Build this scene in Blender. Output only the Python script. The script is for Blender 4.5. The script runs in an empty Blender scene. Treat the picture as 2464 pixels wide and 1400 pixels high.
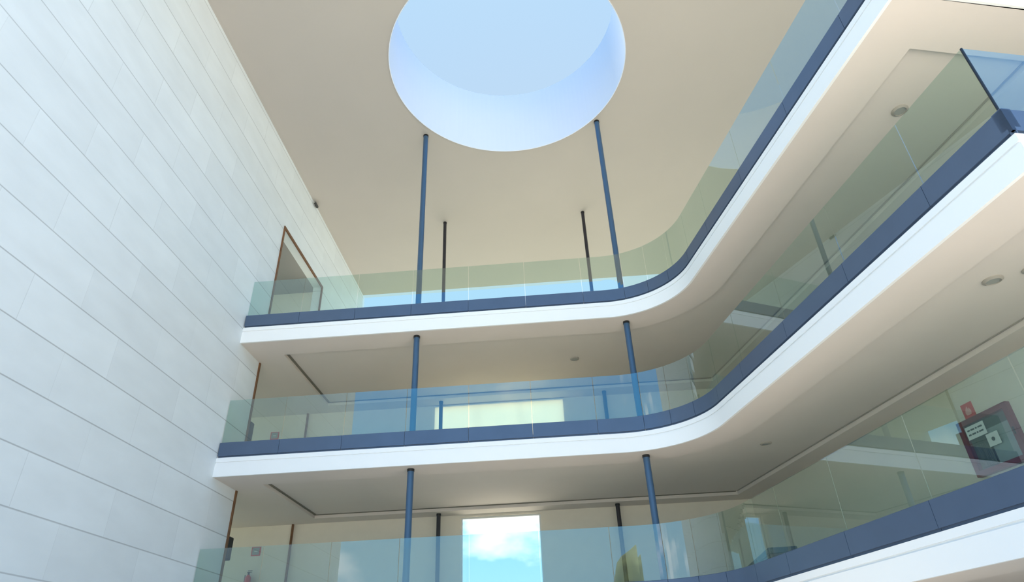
import bpy, bmesh, math
from mathutils import Vector, Matrix
from mathutils.geometry import tessellate_polygon
C = bpy.context.scene.collection
PI = math.pi

# ------------------------------------------------------------------ camera
cd = bpy.data.cameras.new('camera'); cam = bpy.data.objects.new('camera', cd); C.objects.link(cam)
cd.sensor_width = 36.0; cd.lens = 1553.984 / 2464 * 36.0; cd.clip_end = 2000; cd.clip_start = 0.05
cr = Vector((0.99639099, 0.07639392, -0.03699949)); cu = Vector((0.07150455, -0.52053673, 0.85083994)); cf = Vector((-0.0457394, 0.85041489, 0.52412062))
M = Matrix((cr, cu, -cf)).transposed().to_4x4(); M.translation = (8.1819, -14.934, -8.1856)
cam.matrix_world = M
bpy.context.scene.camera = cam

# ------------------------------------------------------------------ look
vs = bpy.context.scene.view_settings
vs.view_transform = 'Standard'; vs.look = 'None'; vs.gamma = 1.0; vs.use_curve_mapping = False
vs.exposure = 1.08
SKY = 1.0
SUN = 7.5

# ------------------------------------------------------------------ sky with drifting clouds
w = bpy.data.worlds.new('sky'); bpy.context.scene.world = w; w.use_nodes = True
nt = w.node_tree; nt.nodes.clear()
def N(t, nt, **kw):
    n = nt.nodes.new(t)
    for k, v in kw.items(): setattr(n, k, v)
    return n
tc = N('ShaderNodeTexCoord', nt)
sep = N('ShaderNodeSeparateXYZ', nt); nt.links.new(tc.outputs['Generated'], sep.inputs[0])
ramp = N('ShaderNodeValToRGB', nt); nt.links.new(sep.outputs['Z'], ramp.inputs[0])
e = ramp.color_ramp.elements
e[0].position = 0.0; e[0].color = (0.40, 0.60, 0.75, 1)
e[1].position = 1.0; e[1].color = (0.22, 0.45, 0.80, 1)
for pos, col in ((0.17, (0.26, 0.50, 0.70)), (0.25, (0.12, 0.45, 0.76)), (0.5, (0.11, 0.34, 0.76))):
    k = e.new(pos); k.color = (*col, 1)
mp = N('ShaderNodeMapping', nt); mp.inputs['Scale'].default_value = (3.2, 3.2, 6.0); mp.inputs['Location'].default_value = (1.7, 0.9, 0.4)
nt.links.new(tc.outputs['Generated'], mp.inputs[0])
no = N('ShaderNodeTexNoise', nt); no.inputs['Scale'].default_value = 1.3; no.inputs['Detail'].default_value = 8; no.inputs['Roughness'].default_value = 0.55
nt.links.new(mp.outputs[0], no.inputs['Vector'])
cl = N('ShaderNodeMapRange', nt); cl.inputs['From Min'].default_value = 0.53; cl.inputs['From Max'].default_value = 0.66
nt.links.new(no.outputs['Fac'], cl.inputs['Value'])
fade = N('ShaderNodeMapRange', nt); fade.inputs['From Min'].default_value = 0.30; fade.inputs['From Max'].default_value = 0.48
fade.inputs['To Min'].default_value = 1.0; fade.inputs['To Max'].default_value = 0.0
nt.links.new(sep.outputs['Z'], fade.inputs['Value'])
mul = N('ShaderNodeMath', nt, operation='MULTIPLY'); nt.links.new(cl.outputs[0], mul.inputs[0]); nt.links.new(fade.outputs[0], mul.inputs[1])
mx = N('ShaderNodeMixRGB', nt); mx.inputs['Color2'].default_value = (0.95, 1.0, 1.05, 1)
nt.links.new(mul.outputs[0], mx.inputs['Fac']); nt.links.new(ramp.outputs[0], mx.inputs['Color1'])
# pale glare around the sun
sv = Vector((-0.05, 0.14, 1.0)).normalized()
dt = N('ShaderNodeVectorMath', nt, operation='DOT_PRODUCT'); dt.inputs[1].default_value = sv; nt.links.new(tc.outputs['Generated'], dt.inputs[0])
gl = N('ShaderNodeMapRange', nt, interpolation_type='SMOOTHSTEP'); gl.inputs['From Min'].default_value = 0.72; gl.inputs['From Max'].default_value = 0.98
nt.links.new(dt.outputs['Value'], gl.inputs['Value'])
mg = N('ShaderNodeMixRGB', nt); mg.inputs['Color2'].default_value = (0.33, 0.50, 0.63, 1)
nt.links.new(gl.outputs[0], mg.inputs['Fac']); nt.links.new(mx.outputs[0], mg.inputs['Color1'])
# thin high haze over the far side of the building
h1 = N('ShaderNodeMapRange', nt, interpolation_type='SMOOTHSTEP'); h1.inputs['From Min'].default_value = 0.25; h1.inputs['From Max'].default_value = 0.8; nt.links.new(sep.outputs['Y'], h1.inputs['Value'])
h2 = N('ShaderNodeMapRange', nt, interpolation_type='SMOOTHSTEP'); h2.inputs['From Min'].default_value = 0.34; h2.inputs['From Max'].default_value = 0.50; nt.links.new(sep.outputs['Z'], h2.inputs['Value'])
hm = N('ShaderNodeMath', nt, operation='MULTIPLY'); nt.links.new(h1.outputs[0], hm.inputs[0]); nt.links.new(h2.outputs[0], hm.inputs[1])
mh = N('ShaderNodeMixRGB', nt); mh.inputs['Color2'].default_value = (0.36, 0.46, 0.55, 1)
nt.links.new(hm.outputs[0], mh.inputs['Fac']); nt.links.new(mg.outputs[0], mh.inputs['Color1'])
bg = N('ShaderNodeBackground', nt); bg.inputs['Strength'].default_value = SKY
nt.links.new(mh.outputs[0], bg.inputs['Color'])
wo = N('ShaderNodeOutputWorld', nt); nt.links.new(bg.outputs[0], wo.inputs[0])

# ------------------------------------------------------------------ sun, high above and slightly behind the building
sd = bpy.data.lights.new('sun', 'SUN'); sd.energy = SUN; sd.angle = math.radians(0.6); sd.color = (1.0, 0.95, 0.87)
sun = bpy.data.objects.new('sun', sd); C.objects.link(sun)
sun.rotation_euler = Vector((-0.05, 0.14, 1.0)).to_track_quat('Z', 'Y').to_euler()

# ------------------------------------------------------------------ materials
def mat(name, col, rough=0.6, metal=0.0, spec=0.5, noise=0.0, nscale=3.0, bump=0.0, bscale=60.0):
    m = bpy.data.materials.new(name); m.use_nodes = True
    t = m.node_tree; b = t.nodes['Principled BSDF']
    b.inputs['Base Color'].default_value = (*col, 1); b.inputs['Roughness'].default_value = rough
    b.inputs['Metallic'].default_value = metal; b.inputs['Specular IOR Level'].default_value = spec
    tc = t.nodes.new('ShaderNodeTexCoord')
    if noise:
        n = t.nodes.new('ShaderNodeTexNoise'); n.inputs['Scale'].default_value = nscale; n.inputs['Detail'].default_value = 5
        t.links.new(tc.outputs['Object'], n.inputs['Vector'])
        r = t.nodes.new('ShaderNodeMapRange'); r.inputs['From Min'].default_value = 0.3; r.inputs['From Max'].default_value = 0.7
        r.inputs['To Min'].default_value = 1 - noise; r.inputs['To Max'].default_value = 1 + noise
        t.links.new(n.outputs['Fac'], r.inputs['Value'])
        mm = t.nodes.new('ShaderNodeMixRGB'); mm.blend_type = 'MULTIPLY'; mm.inputs['Fac'].default_value = 1
        mm.inputs['Color1'].default_value = (*col, 1); t.links.new(r.outputs[0], mm.inputs['Color2'])
        t.links.new(mm.outputs[0], b.inputs['Base Color'])
    if bump:
        n = t.nodes.new('ShaderNodeTexNoise'); n.inputs['Scale'].default_value = bscale
        t.links.new(tc.outputs['Object'], n.inputs['Vector'])
        bp = t.nodes.new('ShaderNodeBump'); bp.inputs['Strength'].default_value = bump; bp.inputs['Distance'].default_value = 0.01
        t.links.new(n.outputs['Fac'], bp.inputs['Height']); t.links.new(bp.outputs[0], b.inputs['Normal'])
    return m

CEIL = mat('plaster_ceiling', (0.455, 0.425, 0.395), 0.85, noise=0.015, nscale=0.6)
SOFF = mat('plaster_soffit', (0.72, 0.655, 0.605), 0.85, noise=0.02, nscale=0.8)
FASC = mat('white_fascia_paint', (0.91, 0.915, 0.91), 0.5)
WALLP = mat('painted_wall', (0.80, 0.73, 0.62), 0.8, noise=0.02)
KERB = mat('slate_blue_metal', (0.085, 0.125, 0.20), 0.35, metal=0.2, noise=0.04, nscale=2)
COLM = mat('blue_steel_paint', (0.048, 0.105, 0.19), 0.35, metal=0.1)
COLB = mat('backlit_steel_paint', (0.022, 0.022, 0.030), 0.4)  # backlit darkness of the rear columns put into the colour
DARK = mat('black_metal', (0.012, 0.013, 0.015), 0.4)
WOOD = mat('brown_wood', (0.17, 0.075, 0.028), 0.5, noise=0.2, nscale=6)
BRONZE = mat('bronze_edge', (0.30, 0.19, 0.09), 0.5, noise=0.1)
FLOOR = mat('pale_stone_floor', (0.62, 0.56, 0.47), 0.5, noise=0.05)
RED = mat('red_enamel', (0.17, 0.012, 0.020), 0.35)
REDS = mat('red_sign', (0.62, 0.05, 0.04), 0.5)
WHITE = mat('white_plastic', (0.8, 0.8, 0.78), 0.5)
GREYP = mat('grey_panel', (0.30, 0.31, 0.28), 0.5)
CAB = mat('cabinet_inside', (0.07, 0.10, 0.09), 0.6)
CABP = mat('pale_cabinet_plate', (0.30, 0.36, 0.36), 0.5)
HOSE = mat('canvas_hose', (0.36, 0.37, 0.33), 0.8, bump=0.4)
INK = mat('dark_ink', (0.06, 0.07, 0.07), 0.6)
BENCH = mat('dark_teal_upholstery', (0.035, 0.075, 0.095), 0.6, bump=0.2)
BLACKR = mat('black_rubber', (0.015, 0.014, 0.012), 0.5)
CURB = mat('white_curb_paint', (0.72, 0.78, 0.88), 0.6)
BARK = mat('tree_bark', (0.12, 0.09, 0.06), 0.9)
LEAF = mat('tree_leaves', (0.14, 0.15, 0.06), 0.8, noise=0.4, nscale=1.5)
GREYC = mat('grey_passage_ceiling', (0.36, 0.345, 0.33), 0.85)
RING = mat('beige_grey_trim', (0.40, 0.37, 0.33), 0.6)
SLOT_SHADE = mat('slot_shade_paint', (0.20, 0.185, 0.15), 0.8)  # flat dark colour standing in for the shade in a gap
ADDED_LAWN = mat('added_lawn_grass', (0.16, 0.17, 0.10), 0.9, noise=0.2, nscale=2)
LENS = mat('frosted_lens', (0.35, 0.36, 0.34), 0.4)

def stone():
    m = bpy.data.materials.new('stone_cladding'); m.use_nodes = True
    t = m.node_tree; b = t.nodes['Principled BSDF']; b.inputs['Roughness'].default_value = 0.6
    def mt(op, a, b_=None, c_=None):
        n = t.nodes.new('ShaderNodeMath'); n.operation = op
        for i, v in enumerate((a, b_, c_)):
            if v is None: continue
            if isinstance(v, (int, float)): n.inputs[i].default_value = v
            else: t.links.new(v, n.inputs[i])
        return n.outputs[0]
    tc = t.nodes.new('ShaderNodeTexCoord'); sp = t.nodes.new('ShaderNodeSeparateXYZ'); t.links.new(tc.outputs['Object'], sp.inputs[0])
    z = mt('DIVIDE', mt('ADD', sp.outputs['Z'], -0.43 + 0.861 * 20), 0.861); row = mt('FLOOR', z); fz = mt('FRACT', z)
    odd = mt('MODULO', row, 2.0)
    y = mt('ADD', mt('DIVIDE', mt('ADD', sp.outputs['Y'], 5.6 + 46.0), 2.3), mt('MULTIPLY', odd, -0.0))
    y = mt('ADD', y, mt('MULTIPLY', mt('SUBTRACT', 1.0, odd), 0.5)); col = mt('FLOOR', y); fy = mt('FRACT', y)
    dz = mt('MULTIPLY', mt('MINIMUM', fz, mt('SUBTRACT', 1.0, fz)), 0.861); dy = mt('MULTIPLY', mt('MINIMUM', fy, mt('SUBTRACT', 1.0, fy)), 2.3)
    def line(d, wd):
        r = t.nodes.new('ShaderNodeMapRange'); r.inputs['From Min'].default_value = wd * 0.4; r.inputs['From Max'].default_value = wd
        r.inputs['To Min'].default_value = 1; r.inputs['To Max'].default_value = 0; t.links.new(d, r.inputs['Value']); return r.outputs[0]
    cb = t.nodes.new('ShaderNodeCombineXYZ'); t.links.new(row, cb.inputs[0]); t.links.new(col, cb.inputs[1])
    wn = t.nodes.new('ShaderNodeTexWhiteNoise'); t.links.new(cb.outputs[0], wn.inputs['Vector'])
    wr = t.nodes.new('ShaderNodeTexWhiteNoise'); wr.noise_dimensions = '1D'; t.links.new(row, wr.inputs['W'])
    hz = mt('MULTIPLY', line(dz, 0.016), mt('MULTIPLY_ADD', wr.outputs['Value'], 0.35, 0.65)); vt = mt('MULTIPLY', line(dy, 0.008), mt('MULTIPLY', wn.outputs['Value'], 0.55))
    j = mt('MAXIMUM', hz, vt)
    no = t.nodes.new('ShaderNodeTexNoise'); no.inputs['Scale'].default_value = 1.4; no.inputs['Detail'].default_value = 6
    mp = t.nodes.new('ShaderNodeMapping'); mp.inputs['Scale'].default_value = (1, 0.6, 1.6)
    t.links.new(tc.outputs['Object'], mp.inputs[0]); t.links.new(mp.outputs[0], no.inputs['Vector'])
    r = t.nodes.new('ShaderNodeMapRange'); r.inputs['From Min'].default_value = 0.3; r.inputs['From Max'].default_value = 0.7
    r.inputs['To Min'].default_value = 0.96; r.inputs['To Max'].default_value = 1.03; t.links.new(no.outputs['Fac'], r.inputs['Value'])
    br = mt('MULTIPLY', r.outputs[0], mt('MULTIPLY_ADD', wn.outputs['Value'], 0.055, 0.96))
    br = mt('MULTIPLY', br, mt('MULTIPLY_ADD', j, -0.44, 1.0))
    mm = t.nodes.new('ShaderNodeMixRGB'); mm.blend_type = 'MULTIPLY'; mm.inputs['Fac'].default_value = 1
    mm.inputs['Color1'].default_value = (0.80, 0.84, 0.855, 1); t.links.new(br, mm.inputs['Color2'])
    t.links.new(mm.outputs[0], b.inputs['Base Color'])
    return m
STONE = stone()

def glass(name, tint, f0=0.16, refl=(0.85, 0.93, 1.0)):
    m = bpy.data.materials.new(name); m.use_nodes = True
    t = m.node_tree; t.nodes.clear()
    def mt(op, a, b=None):
        n = t.nodes.new('ShaderNodeMath'); n.operation = op
        for i, v in enumerate((a, b)):
            if v is None: continue
            if isinstance(v, (int, float)): n.inputs[i].default_value = v
            else: t.links.new(v, n.inputs[i])
        return n.outputs[0]
    o = t.nodes.new('ShaderNodeOutputMaterial'); tr = t.nodes.new('ShaderNodeBsdfTransparent'); tr.inputs[0].default_value = (*tint, 1)
    g = t.nodes.new('ShaderNodeBsdfGlossy'); g.inputs['Color'].default_value = (*refl, 1); g.inputs['Roughness'].default_value = 0.0
    ge = t.nodes.new('ShaderNodeNewGeometry')
    d = t.nodes.new('ShaderNodeVectorMath'); d.operation = 'DOT_PRODUCT'
    t.links.new(ge.outputs['Normal'], d.inputs[0]); t.links.new(ge.outputs['Incoming'], d.inputs[1])
    c = mt('SUBTRACT', 1.0, mt('ABSOLUTE', d.outputs['Value']))
    f = mt('ADD', f0, mt('MULTIPLY', 1.0 - f0, mt('POWER', c, 5.0)))
    f = mt('MULTIPLY', f, mt('SUBTRACT', 1.0, ge.outputs['Backfacing']))
    mx = t.nodes.new('ShaderNodeMixShader'); t.links.new(f, mx.inputs[0]); t.links.new(tr.outputs[0], mx.inputs[1]); t.links.new(g.outputs[0], mx.inputs[2])
    t.links.new(mx.outputs[0], o.inputs[0]); return m
GLASS = glass('green_tinted_glass', (0.80, 0.89, 0.845), 0.19)
CLEAR = glass('clear_glass', (0.98, 0.99, 0.99), 0.04)
OPAL = glass('tinted_dome_glass', (0.72, 0.74, 0.76), 0.04)
def sheer_glow():
    m = bpy.data.materials.new('glowing_cream_fabric'); m.use_nodes = True
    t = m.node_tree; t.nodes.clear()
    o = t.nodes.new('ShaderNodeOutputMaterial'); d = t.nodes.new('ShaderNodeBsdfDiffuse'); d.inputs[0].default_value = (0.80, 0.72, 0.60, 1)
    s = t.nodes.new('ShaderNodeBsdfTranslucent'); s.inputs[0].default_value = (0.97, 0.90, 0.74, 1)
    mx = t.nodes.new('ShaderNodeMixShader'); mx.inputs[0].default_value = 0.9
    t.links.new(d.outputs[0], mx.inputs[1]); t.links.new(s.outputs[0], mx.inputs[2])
    em = t.nodes.new('ShaderNodeEmission'); em.inputs[0].default_value = (1.0, 0.93, 0.72, 1); em.inputs[1].default_value = 0.10   # added glow, stands in for daylight through the blind
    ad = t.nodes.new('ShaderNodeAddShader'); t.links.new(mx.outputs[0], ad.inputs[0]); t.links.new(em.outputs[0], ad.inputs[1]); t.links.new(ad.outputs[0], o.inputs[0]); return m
SHEER_GLOW = sheer_glow()

# ------------------------------------------------------------------ helpers
def link(name, bm, m, parent=None, smooth=False):
    bmesh.ops.recalc_face_normals(bm, faces=bm.faces)
    me = bpy.data.meshes.new(name); bm.to_mesh(me); bm.free()
    for mm in (m if isinstance(m, (list, tuple)) else [m]): me.materials.append(mm)
    if smooth:
        for p in me.polygons: p.use_smooth = True
    o = bpy.data.objects.new(name, me); C.objects.link(o)
    if parent: o.parent = parent
    return o
def struct(o): o['kind'] = 'structure'; return o
def tag(o, label, cat, group=None, kind=None):
    o['label'] = label; o['category'] = cat
    if group: o['group'] = group
    if kind: o['kind'] = kind
    return o
def thing(name, label, cat, loc=(0, 0, 0), rz=0.0, group=None):
    o = bpy.data.objects.new(name, None); C.objects.link(o); o.location = loc; o.rotation_euler = (0, 0, rz); o.empty_display_size = 0.2
    return tag(o, label, cat, group)
def box(bm, x0, x1, y0, y1, z0, z1, mi=0):
    v = [bm.verts.new((x, y, z)) for z in (z0, z1) for y in (y0, y1) for x in (x0, x1)]
    for f in ((0, 2, 3, 1), (4, 5, 7, 6), (0, 1, 5, 4), (2, 6, 7, 3), (0, 4, 6, 2), (1, 3, 7, 5)):
        bm.faces.new([v[i] for i in f]).material_index = mi
def bevel(bm, r, seg=2): bmesh.ops.bevel(bm, geom=list(bm.edges), offset=r, segments=seg, affect='EDGES', profile=0.5)
def bxm(*a, r=0.0):
    bm = bmesh.new(); box(bm, *a)
    if r: bevel(bm, r)
    return bm
def cyl(bm, x, y, z0, z1, r0, r1=None, n=32, mi=0):
    r1 = r0 if r1 is None else r1
    a = [bm.verts.new((x + r0 * math.cos(2 * PI * i / n), y + r0 * math.sin(2 * PI * i / n), z0)) for i in range(n)]
    b = [bm.verts.new((x + r1 * math.cos(2 * PI * i / n), y + r1 * math.sin(2 * PI * i / n), z1)) for i in range(n)]
    for i in range(n): bm.faces.new((a[i], a[(i + 1) % n], b[(i + 1) % n], b[i])).material_index = mi
    bm.faces.new(a[::-1]).material_index = mi; bm.faces.new(b).material_index = mi
def prism(bm, polys, z0, z1, xf=None):
    """outer polygon and holes (2D point lists) extruded z0..z1; xf maps (a,b,h) to 3D"""
    xf = xf or (lambda a, b, h: (a, b, h))
    tess = tessellate_polygon([[Vector((p[0], p[1], 0)) for p in poly] for poly in polys])
    flat = [p for poly in polys for p in poly]
    lo = [bm.verts.new(xf(p[0], p[1], z0)) for p in flat]; hi = [bm.verts.new(xf(p[0], p[1], z1)) for p in flat]
    for t in tess:
        bm.faces.new([lo[i] for i in t]); bm.faces.new([hi[i] for i in reversed(t)])
    k = 0
    for poly in polys:
        n = len(poly)
        for i in range(n):
            j = (i + 1) % n
            bm.faces.new((lo[k + i], lo[k + j], hi[k + j], hi[k + i]))
        k += n
XZ = lambda a, b, h: (a, h, b)      # wall in the x-z plane, thickness along y
YZ = lambda a, b, h: (h, a, b)      # wall in the y-z plane, thickness along x

# ------------------------------------------------------------------ plan of the galleries
AL = 0.2222; D = Vector((math.sin(AL), -math.cos(AL))); NR = Vector((math.cos(AL), math.sin(AL)))   # right-hand gallery: direction and outward normal
XR = 11.43; RAD = 2.0
t_ = RAD * math.tan((PI / 2 - AL) / 2)
A0 = Vector((XR - t_, 0.0)); A1 = Vector((XR, 0.0)) + D * t_
S_ARC0 = A0.x; S_ARC1 = A0.x + RAD * (PI / 2 - AL)
def make_path(yend):
    """front edge: along the back gallery, round the corner, along the right gallery, then across its open end"""
    pts = [Vector((0, 0)), A0.copy()]
    n = 40
    for i in range(1, n + 1):
        a = PI / 2 - (PI / 2 - AL) * i / n
        pts.append(Vector((A0.x + RAD * math.cos(a), -RAD + RAD * math.sin(a))))
    E = pts[-1] + D * ((abs(yend) - abs(pts[-1].y)) / math.cos(AL)); pts.append(E)
    pts.append(E + NR * 3.78)
    return pts
def cum(pts):
    s = [0.0]
    for a, b in zip(pts, pts[1:]): s.append(s[-1] + (b - a).length)
    return s
def sub(pts, s0, s1):
    s = cum(pts); out = []
    def at(q):
        for i in range(len(pts) - 1):
            if q <= s[i + 1] + 1e-9: return pts[i].lerp(pts[i + 1], (q - s[i]) / (s[i + 1] - s[i]))
        return pts[-1].copy()
    out.append(at(s0))
    for i, q in enumerate(s):
        if s0 + 1e-4 < q < s1 - 1e-4: out.append(pts[i].copy())
    out.append(at(s1)); return out
def offset(pts, d):
    """inward offset (to the left of travel) with mitres"""
    out = []
    for i, p in enumerate(pts):
        n0 = n1 = None
        if i > 0: t = (p - pts[i - 1]).normalized(); n0 = Vector((-t.y, t.x))
        if i < len(pts) - 1: t = (pts[i + 1] - p).normalized(); n1 = Vector((-t.y, t.x))
        if n0 is None: n = n1
        elif n1 is None: n = n0
        else:
            n = (n0 + n1).normalized(); n = n / max(0.3, n.dot(n0))
        out.append(p + n * d)
    return out
def sweep(bm, pts, prof, mi=0):
    """closed profile [(offset, z)] swept along the polyline"""
    rings = [offset(pts, d) for d, z in prof]; k = len(prof)
    V = [[bm.verts.new((rings[j][i].x, rings[j][i].y, prof[j][1])) for j in range(k)] for i in range(len(pts))]
    for i in range(len(pts) - 1):
        for j in range(k):
            bm.faces.new((V[i][j], V[i + 1][j], V[i + 1][(j + 1) % k], V[i][(j + 1) % k])).material_index = mi
    bm.faces.new(V[0]).material_index = mi; bm.faces.new(V[-1][::-1]).material_index = mi

YB = 4.72; YF = 5.35        # back of the recess, face of the back wall
def wline(off, y): return XR + 2.05 + 0.2259 * (4.7 - y) + off * 1.025   # x of a line parallel to the right-hand wall
LV = {'top': (0.0, -8.97), 'middle': (-3.6, -9.33), 'lowest': (-7.2, -9.33)}
ZC = 7.46

# ---- shell: floors/soffits -----------------------------------------
fl = bmesh.new(); box(fl, -0.35, 60, -90, 5.6, -10.0, -9.8); struct(link('floor', fl, FLOOR))
fl = bmesh.new(); prism(fl, [[(-60, -90), (-0.35, -90), (-0.35, 5.6), (60, 5.6), (60, 60), (-60, 60)], [(0, 9.0), (13, 9.0), (13, 24), (0, 24)]], -10.02, -9.83); tag(link('added_lawn', fl, ADDED_LAWN), 'unseen green grass, added around and behind the building to cut bounce light', 'added_lawn')  # unseen grass added to cut light bouncing onto the ceilings
for nm, (z0, ye) in LV.items():
    pts = make_path(ye)
    bm = bmesh.new()
    back = [Vector((wline(0.66, pts[-1].y), pts[-1].y)), Vector((wline(0.66, YF), YF)), Vector((-4.0, YF)), Vector((-4.0, 1.2)), Vector((0.0, 1.2))]
    outer = [Vector(p) for p in offset(pts, 0.05)][:-1]
    outer.append(offset(pts, 0.05)[-1]); outer = outer + back
    outer[0] = Vector((0.0, 0.05))
    ins = offset(pts, 0.87)[:-1]
    # recessed panel outline
    e_in = ins[-1]
    xw = lambda y: wline(0.0, y)
    u = 0
    # intersection of the end line with the wall line
    q = e_in.copy(); step = NR * 0.01
    while q.x < xw(q.y): q = q + step
    rec = [Vector((0.87, 0.87))] + ins[1:] + [q, Vector((xw(YB), YB)), Vector((0.87, YB))]
    tess = tessellate_polygon([[p.to_3d() for p in outer], [p.to_3d() for p in rec]])
    flat = outer + rec
    lo = [bm.verts.new((p.x, p.y, z0)) for p in flat]
    for t in tess: bm.faces.new([lo[i] for i in t])
    up = [bm.verts.new((p.x, p.y, z0 + 0.10)) for p in rec]; k0 = len(outer)
    for i in range(len(rec)):
        j = (i + 1) % len(rec); bm.faces.new((lo[k0 + i], lo[k0 + j], up[j], up[i]))
    for t in tessellate_polygon([[p.to_3d() for p in rec]]): bm.faces.new([up[i] for i in t])
    # flat dark strips, painted shade of a slot round the recess: left, back and right sides
    sl = bmesh.new(); zt = z0 + 0.10
    box(sl, 0.872, 0.95, 0.95, YB - 0.002, zt - 0.012, zt - 0.002); box(sl, 0.95, wline(0, YB) - 0.05, YB - 0.075, YB - 0.002, zt - 0.012, zt - 0.002)
    ya = q.y + 0.05; prism(sl, [[(wline(0, ya) - 0.045, ya), (wline(0, YB) - 0.045, YB - 0.08), (wline(0, YB) - 0.004, YB - 0.08), (wline(0, ya) - 0.004, ya)]], zt - 0.012, zt - 0.002)
    for f in sl.faces:
        if f.calc_center_median().x > wline(0, YB) - 0.06: f.material_index = 1
    struct(link('trim_' + {'top': '4', 'middle': '5', 'lowest': '6'}[nm], sl, [SLOT_SHADE, RING]))  # flat strips standing in for the shade of a slot
    hi = [bm.verts.new((p.x, p.y, z0 + 0.58)) for p in outer]
    for t in tessellate_polygon([[p.to_3d() for p in outer]]):
        bm.faces.new([hi[i] for i in t]).material_index = 1
    for i in range(len(outer)):
        j = (i + 1) % len(outer); bm.faces.new((lo[i], lo[j], hi[j], hi[i]))
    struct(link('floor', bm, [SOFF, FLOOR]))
    # fascia: two white bands with a groove between, a shadow gap above
    bm = bmesh.new()
    sweep(bm, pts, [(0.0, z0), (0.0, z0 + 0.32), (0.03, z0 + 0.32), (0.03, z0 + 0.355), (0.008, z0 + 0.355), (0.008, z0 + 0.462), (0.05, z0 + 0.462), (0.05, z0)])
    struct(link('trim_' + {'top': '1', 'middle': '2', 'lowest': '3'}[nm], bm, FASC))

fl = bmesh.new(); box(fl, 0, 13, 9.0, 24, -10.0, -9.8); struct(link('floor', fl, FLOOR))  # unseen pale paving added to bounce sunlight up to the blind

# ---- glass balustrades ----------------------------------------------
JOINTS = [0.02, 1.52, 3.07, 4.62, 6.18, 7.73, 9.28, S_ARC0 + 0.55, S_ARC0 + 1.2, S_ARC0 + 1.85, S_ARC1 + 0.05]
LAB = {'top': 'glass balustrade with slate blue base on the topmost gallery, under the skylight',
       'middle': 'glass balustrade with slate blue base on the middle gallery',
       'lowest': 'glass balustrade with slate blue base on the lowest gallery, nearest the picture bottom'}
for nm, (z0, ye) in LV.items():
    pts = make_path(ye); S = cum(pts)
    b = thing('glass_balustrade', LAB[nm], 'balustrade', (0, 0, z0 + 0.5))
    s_corner = S[-2]
    right = [S_ARC1 + (y - abs(A1.y)) / math.cos(AL) for y in (2.75, 4.45, 6.25, 8.02)]
    js = JOINTS + right + [s_corner, s_corner + 1.5, s_corner + 3.0, s_corner + 3.75]
    kp = [(0.035, -0.036), (0.035, 0.002), (0.0, 0.002), (0.0, 0.335), (0.015, 0.345), (0.13, 0.345), (0.13, 0.06), (0.05, 0.06), (0.05, -0.036)]
    gap = 0.004
    for a, c in zip(js, js[1:]):
        ga = gap if abs(a - s_corner) > 1e-6 else 0.0; gc = gap if abs(c - s_corner) > 1e-6 else 0.0
        seg = sub(pts, a + ga, c - gc)
        bm = bmesh.new(); sweep(bm, seg, [(d, z) for d, z in kp]); link('base_rail', bm, KERB, b)
        g2 = 0.007
        seg = sub(pts, a + (g2 if ga else 0.07), c - (g2 if gc else 0.07))
        bm = bmesh.new(); sweep(bm, seg, [(0.065, 0.30), (0.065, 1.475), (0.079, 1.475), (0.079, 0.30)]); link('glass_panel', bm, GLASS, b)
    # dark post where the balustrade turns at the open end
    cp = offset(pts, 0.07)[-2]
    bm = bmesh.new(); cyl(bm, cp.x, cp.y, 0.345, 1.475, 0.016, n=12); link('corner_post', bm, DARK, b)

# ---- ceiling with the round opening -----------------------------------
SX, SY, SR = 7.65, -2.13, 3.47
circ = lambda r, n=128: [(SX + r * math.cos(2 * PI * i / n), SY + r * math.sin(2 * PI * i / n)) for i in range(n)]
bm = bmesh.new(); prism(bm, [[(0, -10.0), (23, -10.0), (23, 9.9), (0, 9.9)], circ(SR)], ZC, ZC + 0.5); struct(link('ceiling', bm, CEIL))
t = thing('round_skylight', 'large round skylight with a deep white curb in the ceiling', 'skylight', (SX, SY, ZC))
bm = bmesh.new()
n = 128; prof = [(SR - 0.012, 0.0), (SR - 0.012, 2.6), (SR + 0.15, 2.6), (SR + 0.15, 0.5), (SR + 0.004, 0.5), (SR + 0.004, 0.0)]
prof = [(SR, -0.03), (SR - 0.02, -0.02), (SR - 0.02, 2.7), (SR + 0.13, 2.7), (SR + 0.13, 0.51), (SR, 0.51)]
V = [[bm.verts.new((r * math.cos(2 * PI * i / n), r * math.sin(2 * PI * i / n), z)) for r, z in prof] for i in range(n)]
for i in range(n):
    for j in range(len(prof)): bm.faces.new((V[i][j], V[(i + 1) % n][j], V[(i + 1) % n][(j + 1) % len(prof)], V[i][(j + 1) % len(prof)]))
link('curb', bm, CURB, t, smooth=False)
bm = bmesh.new(); R = SR + 0.1; h = 0.9; prev = None
for k in range(13):
    a = k / 12 * PI / 2; r = R * math.cos(a); z = 2.7 + h * math.sin(a)
    ring = [bm.verts.new((r * math.cos(2 * PI * i / 64), r * math.sin(2 * PI * i / 64), z)) for i in range(64)] if k < 12 else [bm.verts.new((0, 0, z))]
    if prev:
        for i in range(64):
            if k < 12: bm.faces.new((prev[i], prev[(i + 1) % 64], ring[(i + 1) % 64], ring[i]))
            else: bm.faces.new((prev[i], prev[(i + 1) % 64], ring[0]))
    prev = ring
link('glass_dome', bm, OPAL, t, smooth=True)

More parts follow.
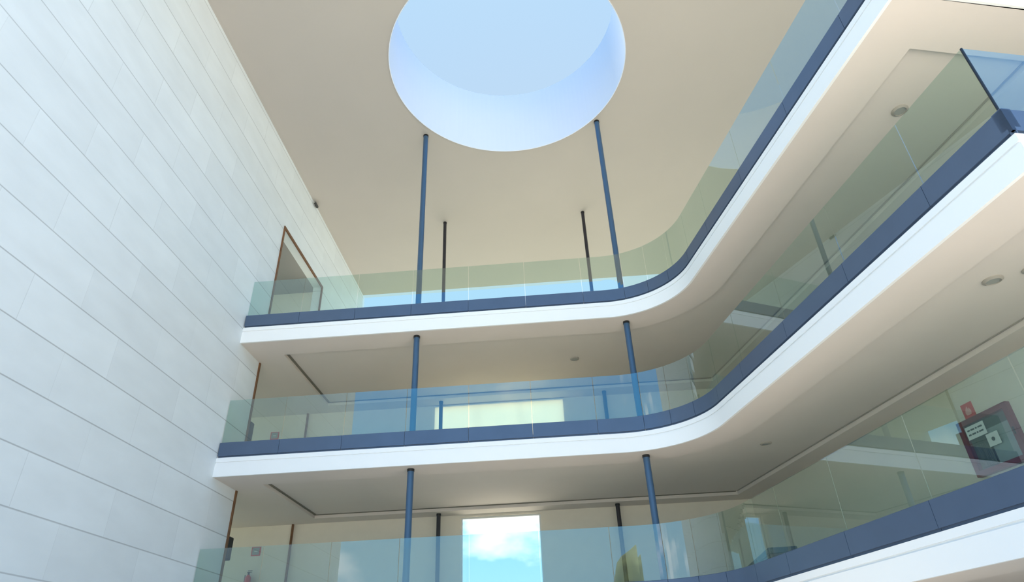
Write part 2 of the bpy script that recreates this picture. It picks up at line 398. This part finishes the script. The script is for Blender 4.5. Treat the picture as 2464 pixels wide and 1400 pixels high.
# ---- left stone wall with the tall openings ----------------------------
bm = bmesh.new()
outer = [(-10.0, -9.8), (9.9, -9.8), (9.9, ZC + 0.5), (-10.0, ZC + 0.5)]
hA = [(1.25, -6.65), (5.40, -6.65), (5.40, -3.55), (1.25, -3.55)]
hB = [(1.25, -3.05), (5.40, -3.05), (5.40, 0.05), (1.25, 0.05)]
hC = [(1.25, 0.55), (5.05, 0.55), (5.05, 4.9), (1.25, 4.9)]
prism(bm, [outer, hA, hB, hC], -0.35, 0.0, YZ); struct(link('wall_left', bm, STONE))
def opening(name, z0, z1, y0, y1, head=True):
    bm = bmesh.new()
    box(bm, -0.02, 0.035, y0, y0 + 0.075, z0, z1); box(bm, -0.02, 0.035, y1 - 0.075, y1, z0, z1); 
    if head: box(bm, -0.02, 0.035, y0 + 0.075, y1 - 0.075, z1 - 0.085, z1)
    bevel(bm, 0.006, 1); return struct(link(name, bm, WOOD))
opening('door_1', 0.58, 4.9, 1.25, 5.05)
opening('door_2', -3.02, 0.0, 1.25, 5.33, False)
opening('door_3', -6.62, -3.6, 1.25, 5.33, False)
# side passage beyond the openings
bm = bmesh.new(); box(bm, -4.2, -0.35, 5.35, 5.55, 0.0, 7.9); box(bm, -4.0, -0.35, 1.0, 1.2, -9.8, 7.9); struct(link('wall_passage', bm, WALLP))
bm = bmesh.new(); box(bm, -4.2, -0.35, 1.0, 5.35, 4.9, 5.1); struct(link('ceiling', bm, GREYC))

# ---- back wall with windows --------------------------------------------
bm = bmesh.new()
w1 = [(5.22, -6.3), (7.66, -6.3), (7.66, -3.66), (5.22, -3.66)]
w2 = [(4.35, -2.6), (8.62, -2.6), (8.62, -0.12), (4.35, -0.12)]
xe = wline(0.66, YF)
prism(bm, [[(-4.2, -9.8), (xe, -9.8), (xe, 0.0), (-4.2, 0.0)], w1, w2], YF, YF + 0.22, XZ); struct(link('wall_back', bm, WALLP))
def window(name, x0, x1, z0, z1, mull):
    bm = bmesh.new(); t = 0.045
    for a in ((x0, x1, z0, z0 + t), (x0, x1, z1 - t, z1), (x0, x0 + t, z0 + t, z1 - t), (x1 - t, x1, z0 + t, z1 - t)): box(bm, a[0], a[1], YF + 0.10, YF + 0.15, a[2], a[3])
    for m in mull: box(bm, m - 0.02, m + 0.02, YF + 0.10, YF + 0.15, z0 + t, z1 - t)
    o = struct(link(name, bm, WHITE))
    bm = bmesh.new(); box(bm, x0 + t, x1 - t, YF + 0.12, YF + 0.13, z0 + t, z1 - t); link('pane', bm, CLEAR, o); return o
window('window_1', 5.22, 7.66, -6.3, -3.66, ())
window('window_2', 4.35, 8.62, -2.6, -0.12, (5.77, 7.2))
# right-hand corridor wall
def wallpoly(o, y0, y1, th): return [(wline(o, y0), y0), (wline(o, y1), y1), (wline(o, y1) + th, y1), (wline(o, y0) + th, y0)]
bm = bmesh.new(); prism(bm, [wallpoly(0.66, -10.3, YF + 0.22, 0.3)], -9.8, 0.0); struct(link('wall_right', bm, WALLP))
bm = bmesh.new(); prism(bm, [wallpoly(6.0, -10.0, 9.9, 0.3)], 0.0, ZC); struct(link('wall_right_upper', bm, WALLP))

# ---- blind and curtains --------------------------------------------------
def drape(x0, x1, z0, z1, y, amp, nf):
    bm = bmesh.new(); n = nf * 8; prev = None
    for th in (0,):
        for i in range(n + 1):
            x = x0 + (x1 - x0) * i / n; yy = y + amp * math.sin(2 * PI * nf * i / n)
            cur = [bm.verts.new((x, yy, z)) for z in (z0, z1)]
            if prev: bm.faces.new((prev[0], cur[0], cur[1], prev[1]))
            prev = cur
    g = bmesh.ops.solidify(bm, geom=list(bm.faces), thickness=0.004); return bm
t = thing('roller_blind', 'cream roller blind with an added glow of its own behind the middle gallery glass', 'blind', (6.5, YF - 0.03, -0.06))
bm = bmesh.new(); box(bm, -2.16, 2.12, -0.006, -0.002, -2.5, 0.0); link('fabric', bm, SHEER_GLOW, t)
bm = bmesh.new()
cylr = [bm.verts.new((-2.18, 0.022 * math.cos(a * PI / 8), 0.02 + 0.022 * math.sin(a * PI / 8))) for a in range(16)]
ext = bmesh.ops.extrude_face_region(bm, geom=[bm.faces.new(cylr)])
for v in ext['geom']:
    if isinstance(v, bmesh.types.BMVert): v.co.x = 2.14
link('roller_tube', bm, WHITE, t)

# ---- slender columns -----------------------------------------------------
def column(x, y, z0, z1, r, lab, m, grp):
    t = thing('steel_column', lab, 'column', (x, y, z0), 0, grp)
    bm = bmesh.new(); cyl(bm, 0, 0, 0.02, z1 - z0 - 0.06, r); link('shaft', bm, m, t, smooth=False)
    bm = bmesh.new(); cyl(bm, 0, 0, z1 - z0 - 0.06, z1 - z0, r * 1.12); link('top_collar', bm, DARK, t)
    bm = bmesh.new(); cyl(bm, 0, 0, 0.0, 0.02, r * 1.6); link('base_plate', bm, DARK, t)
for (x, side) in ((4.74, 'left'), (10.36, 'right')):
    g = 'blue columns at the gallery edge'
    column(x, 0.32, 0.58, ZC, 0.078, 'tall blue steel column on the top gallery rising to the ceiling just %s of the skylight' % side, COLM, g)
    column(x, 0.32, -3.02, 0.0, 0.078, '%s blue steel column behind the middle gallery glass' % side, COLM, g)
    column(x, 0.32, -6.62, -3.6, 0.078, '%s blue steel column behind the lowest gallery glass' % side, COLM, g)
for (x, side) in ((4.60, 'left'), (9.98, 'right')):
    g = 'dark columns at the back of the galleries'
    column(x, 5.0, 0.58, ZC, 0.062, 'shorter looking dark column on the top gallery, the %s one of the rear pair' % side, COLB, g)
    column(x, 5.0, -3.02, 0.0, 0.062, 'dark rear column on the middle gallery, %s of the bright blind' % ('at the left end' if side == 'left' else 'standing clear to the right'), COLB, g)
    column(x, 5.0, -6.62, -3.6, 0.062, 'dark rear column on the lowest gallery, to the %s of the sky window' % side, COLB, g)

# ---- small fittings --------------------------------------------------------
def downlight(x, y, z, lab):
    t = thing('recessed_downlight', lab, 'downlight', (x, y, z), 0, 'downlights in the gallery soffits')
    bm = bmesh.new(); n = 28; ri, ro = 0.10, 0.135
    V = [[bm.verts.new((r * math.cos(2 * PI * i / n), r * math.sin(2 * PI * i / n), zz)) for r, zz in ((ri, -0.035), (ro, -0.015), (ro, 0.0), (ri, 0.0))] for i in range(n)]
    for i in range(n):
        for j in range(4): bm.faces.new((V[i][j], V[(i + 1) % n][j], V[(i + 1) % n][(j + 1) % 4], V[i][(j + 1) % 4]))
    link('trim_ring', bm, RING, t)
    bm = bmesh.new(); cyl(bm, 0, 0, -0.02, 0.0, ri * 0.985, n=28); link('lens', bm, LENS, t)
downlight(14.59, -6.53, 0.10, 'small downlight in the soffit of the top gallery at far right')
downlight(9.01, 2.58, 0.10, 'faint downlight in the top gallery soffit between the two columns')
downlight(14.57, -6.70, -3.5, 'dark downlight in the middle gallery soffit, near the right picture edge')
downlight(14.98, -6.95, -3.5, 'downlight cut by the right picture edge in the middle gallery soffit')
downlight(13.17, 0.27, -3.5, 'downlight in the middle gallery soffit past the curved corner')
t = thing('security_camera', 'tiny dark security camera high up where stone wall meets ceiling', 'camera', (0.0, 3.33, 7.40))
bm = bxm(0.0, 0.05, -0.05, 0.05, -0.06, 0.05, r=0.008); link('bracket', bm, GREYP, t)
bm = bmesh.new(); box(bm, 0.05, 0.12, -0.28, 0.02, -0.10, -0.02); bevel(bm, 0.012); link('housing', bm, DARK, t)
bm = bmesh.new(); box(bm, 0.06, 0.11, -0.30, -0.285, -0.09, -0.03); bevel(bm, 0.005); link('lens_cover', bm, GREYP, t)

def wallbox(z, lab):
    t = thing('wall_box', lab, 'wall box', (-0.14, 1.335, z), 0, 'black boxes on the opening jambs')
    bm = bmesh.new(); box(bm, 0.03, 0.19, 0.0, 0.22, -0.27, 0.27); bevel(bm, 0.03, 3); link('housing', bm, BLACKR, t)
    bm = bmesh.new(); box(bm, 0.06, 0.16, 0.22, 0.228, -0.2, 0.05); link('front_grille', bm, DARK, t)
wallbox(-4.97, 'black rounded box on the left jamb of the opening at the lowest gallery')
wallbox(-1.98, 'black rounded box on the left jamb of the opening at the middle gallery')
def fsign(z, lab):
    t = thing('extinguisher_sign', lab, 'sign', (-1.06, YF, z), 0, 'extinguisher signs in the side passages')
    bm = bxm(-0.145, 0.145, -0.012, 0.0, -0.13, 0.13, r=0.003); link('red_border', bm, REDS, t)
    bm = bmesh.new(); box(bm, -0.115, 0.105, -0.016, -0.012, -0.10, 0.105); link('face', bm, GREYP, t)
    bm = bmesh.new(); box(bm, -0.05, 0.05, -0.019, -0.016, -0.012, 0.006); link('marking', bm, WHITE, t)
fsign(-4.33, 'small red bordered sign on the pale wall seen through the lowest left opening')
fsign(-0.63 - 0.06, 'small reddish sign just above the base rail in the middle left opening')
t = thing('fire_extinguisher', 'fire extinguisher hanging under the small sign in the lowest left opening', 'fire extinguisher', (-1.13, YF - 0.11, -5.50))
bm = bmesh.new(); cyl(bm, 0, 0, 0.0, 0.42, 0.085, n=28); cyl(bm, 0, 0, 0.42, 0.50, 0.085, 0.03, n=28); link('cylinder', bm, REDS, t, smooth=False)
bm = bmesh.new(); cyl(bm, 0, 0, 0.49, 0.56, 0.03, n=16); box(bm, -0.05, 0.09, -0.015, 0.015, 0.56, 0.575); box(bm, -0.03, 0.10, -0.015, 0.015, 0.60, 0.615); link('valve_handle', bm, DARK, t)
bm = bmesh.new(); box(bm, -0.05, 0.05, 0.08, 0.11, 0.30, 0.36); link('wall_hook', bm, GREYP, t)
bm = bmesh.new(); cyl(bm, -0.10, 0, 0.12, 0.50, 0.012, n=10); link('hose', bm, DARK, t)

# fire hose cabinet on the right-hand wall of the lowest gallery; local x runs along the wall, local y out of it
ang = math.atan2(D.y, D.x)
yc = -3.25; cabloc = (wline(0.66, yc), yc, -4.78)
t = thing('fire_hose_cabinet', 'red framed fire hose cabinet with glass door on the right wall', 'fire cabinet', cabloc, ang)
S_ = -1.0     # the room side of the wall is local -y
W2, H2 = 0.575, 0.50; F = 0.095
def cb(x0, x1, d0, d1, z0, z1): return (x0, x1, -d1, -d0, z0, z1)
bm = bmesh.new(); box(bm, *cb(-W2 + F, W2 - F, 0.0, 0.012, -H2 + F, H2 - F)); link('back_panel', bm, CAB, t)
bm = bmesh.new()
for a in ((-W2, W2, H2 - F, H2), (-W2, W2, -H2, -H2 + F), (-W2, -W2 + F, -H2 + F, H2 - F), (W2 - F, W2, -H2 + F, H2 - F)): box(bm, *cb(a[0], a[1], 0.0, 0.10, a[2], a[3]))
link('frame', bm, RED, t)
bm = bmesh.new(); box(bm, *cb(-0.05, W2 - F - 0.01, 0.012, 0.04, -H2 + F + 0.01, 0.22)); link('equipment_plate', bm, CABP, t)
bm = bmesh.new()
for k in range(9):
    x = -0.38 + 0.035 * k; cyl(bm, x, -0.05, -0.37, 0.02, 0.017, n=10)
link('folded_hose', bm, CAB, t)
bm = bmesh.new(); box(bm, *cb(-W2 + F, W2 - F, 0.075, 0.081, -H2 + F, H2 - F)); gl = link('glass_door', bm, CLEAR, t)
lb = bmesh.new(); box(lb, *cb(-0.44, -0.005, 0.083, 0.087, 0.14, 0.37)); st = link('notice_label', lb, WHITE, t)
for zz in (0.285, 0.205):
    x = -0.40; bm = bmesh.new()
    for wd in (0.06, 0.09, 0.04, 0.10):
        box(bm, *cb(x, x + wd, 0.087, 0.089, zz, zz + 0.028)); x += wd + 0.018
    link('printed_line', bm, INK, st)
lb = bmesh.new(); box(lb, *cb(-0.07, 0.19, 0.083, 0.087, -0.10, 0.12)); st = link('square_label', lb, WHITE, t)
bm = bmesh.new(); cyl(bm, 0, 0, -0.004, 0.004, 0.035, n=16); bmesh.ops.rotate(bm, verts=bm.verts, cent=(0, 0, 0), matrix=Matrix.Rotation(PI / 2, 3, 'X')); bmesh.ops.translate(bm, verts=bm.verts, vec=(0.06, -0.089, 0.01)); link('seal', bm, INK, st)
bm = bxm(*cb(W2 - 0.06, W2 - 0.03, 0.10, 0.13, -0.06, 0.06), r=0.006); link('latch', bm, DARK, t)
t = thing('fire_sign', 'red square pictogram sign above the fire hose cabinet', 'sign', (wline(0.66, -2.98), -2.98, -4.12), ang)
bm = bxm(*cb(-0.13, 0.13, 0.0, 0.012, -0.15, 0.14), r=0.003); link('plate', bm, REDS, t)
bm = bmesh.new()
pr = [(-0.05, -0.08), (0.05, -0.08), (0.07, -0.02), (0.035, 0.05), (0.015, 0.01), (0.0, 0.085), (-0.045, 0.03), (-0.07, -0.03)]
prism(bm, [pr], -0.016, -0.012, XZ); link('flame_pictogram', bm, mat('pale_red', (0.75, 0.35, 0.30), 0.5), t)

# benches on the lowest gallery, seen over the base rail
def bench(x, y, rz, L, lab):
    t = thing('upholstered_bench', lab, 'bench', (x, y, -6.62), rz, 'dark benches on the lowest gallery')
    bm = bmesh.new(); box(bm, -0.29, 0.29, 0.0, L, 0.56, 0.68); bevel(bm, 0.02); link('seat', bm, BENCH, t)
    bm = bmesh.new(); box(bm, -0.27, 0.27, 0.02, L - 0.02, 0.50, 0.56); link('seat_frame', bm, DARK, t)
    for sx in (-0.26, 0.20):
        for yy in (0.02, L - 0.08):
            bm = bmesh.new(); box(bm, sx, sx + 0.06, yy, yy + 0.06, 0.0, 0.50); link('leg', bm, DARK, t)
bench(12.66, -0.72, -0.06, 2.9, 'dark teal bench just behind the curved corner glass of the lowest gallery')
bench(11.90, 3.25, 0.0, 1.6, 'dark bench further back, its end showing at the bottom edge of the picture')

# ---- trees across the forecourt, seen only mirrored in the glass --------------
import random
random.seed(4)
def tree(x, y, h, r, lab):
    t = thing('broadleaf_tree', lab, 'tree', (x, y, -9.8), 0, 'trees across the forecourt')
    bm = bmesh.new(); cyl(bm, 0, 0, 0, h * 0.6, 0.28, 0.15, n=12); link('trunk', bm, BARK, t)
    bm = bmesh.new()
    for k in range(9):
        a = random.random() * 2 * PI; q = r * 0.55 * random.random(); zz = h * (0.5 + 0.38 * random.random()); rr = r * (0.45 + 0.25 * random.random())
        m = Matrix.Translation((q * math.cos(a), q * math.sin(a), zz))
        g = bmesh.ops.create_icosphere(bm, subdivisions=3, radius=rr, matrix=m)
        for v in g['verts']:
            c = Vector(m.translation); d = (v.co - c); v.co = c + d * (1 + 0.10 * math.sin(2.6 * d.x + 1.3 * d.z) * math.cos(2.2 * d.y + k))
    link('crown', bm, LEAF, t, smooth=True)
for i, (x, h, r) in enumerate(((13.5, 12.5, 4.4), (25, 16.0, 5.0))):
    tree(x + 3, -52 + (i % 2) * 5, h, r, ['olive green tree mirrored in the lowest gallery glass beside the right rear column', 'taller tree across the forecourt, to the right of the mirrored olive one'][i])
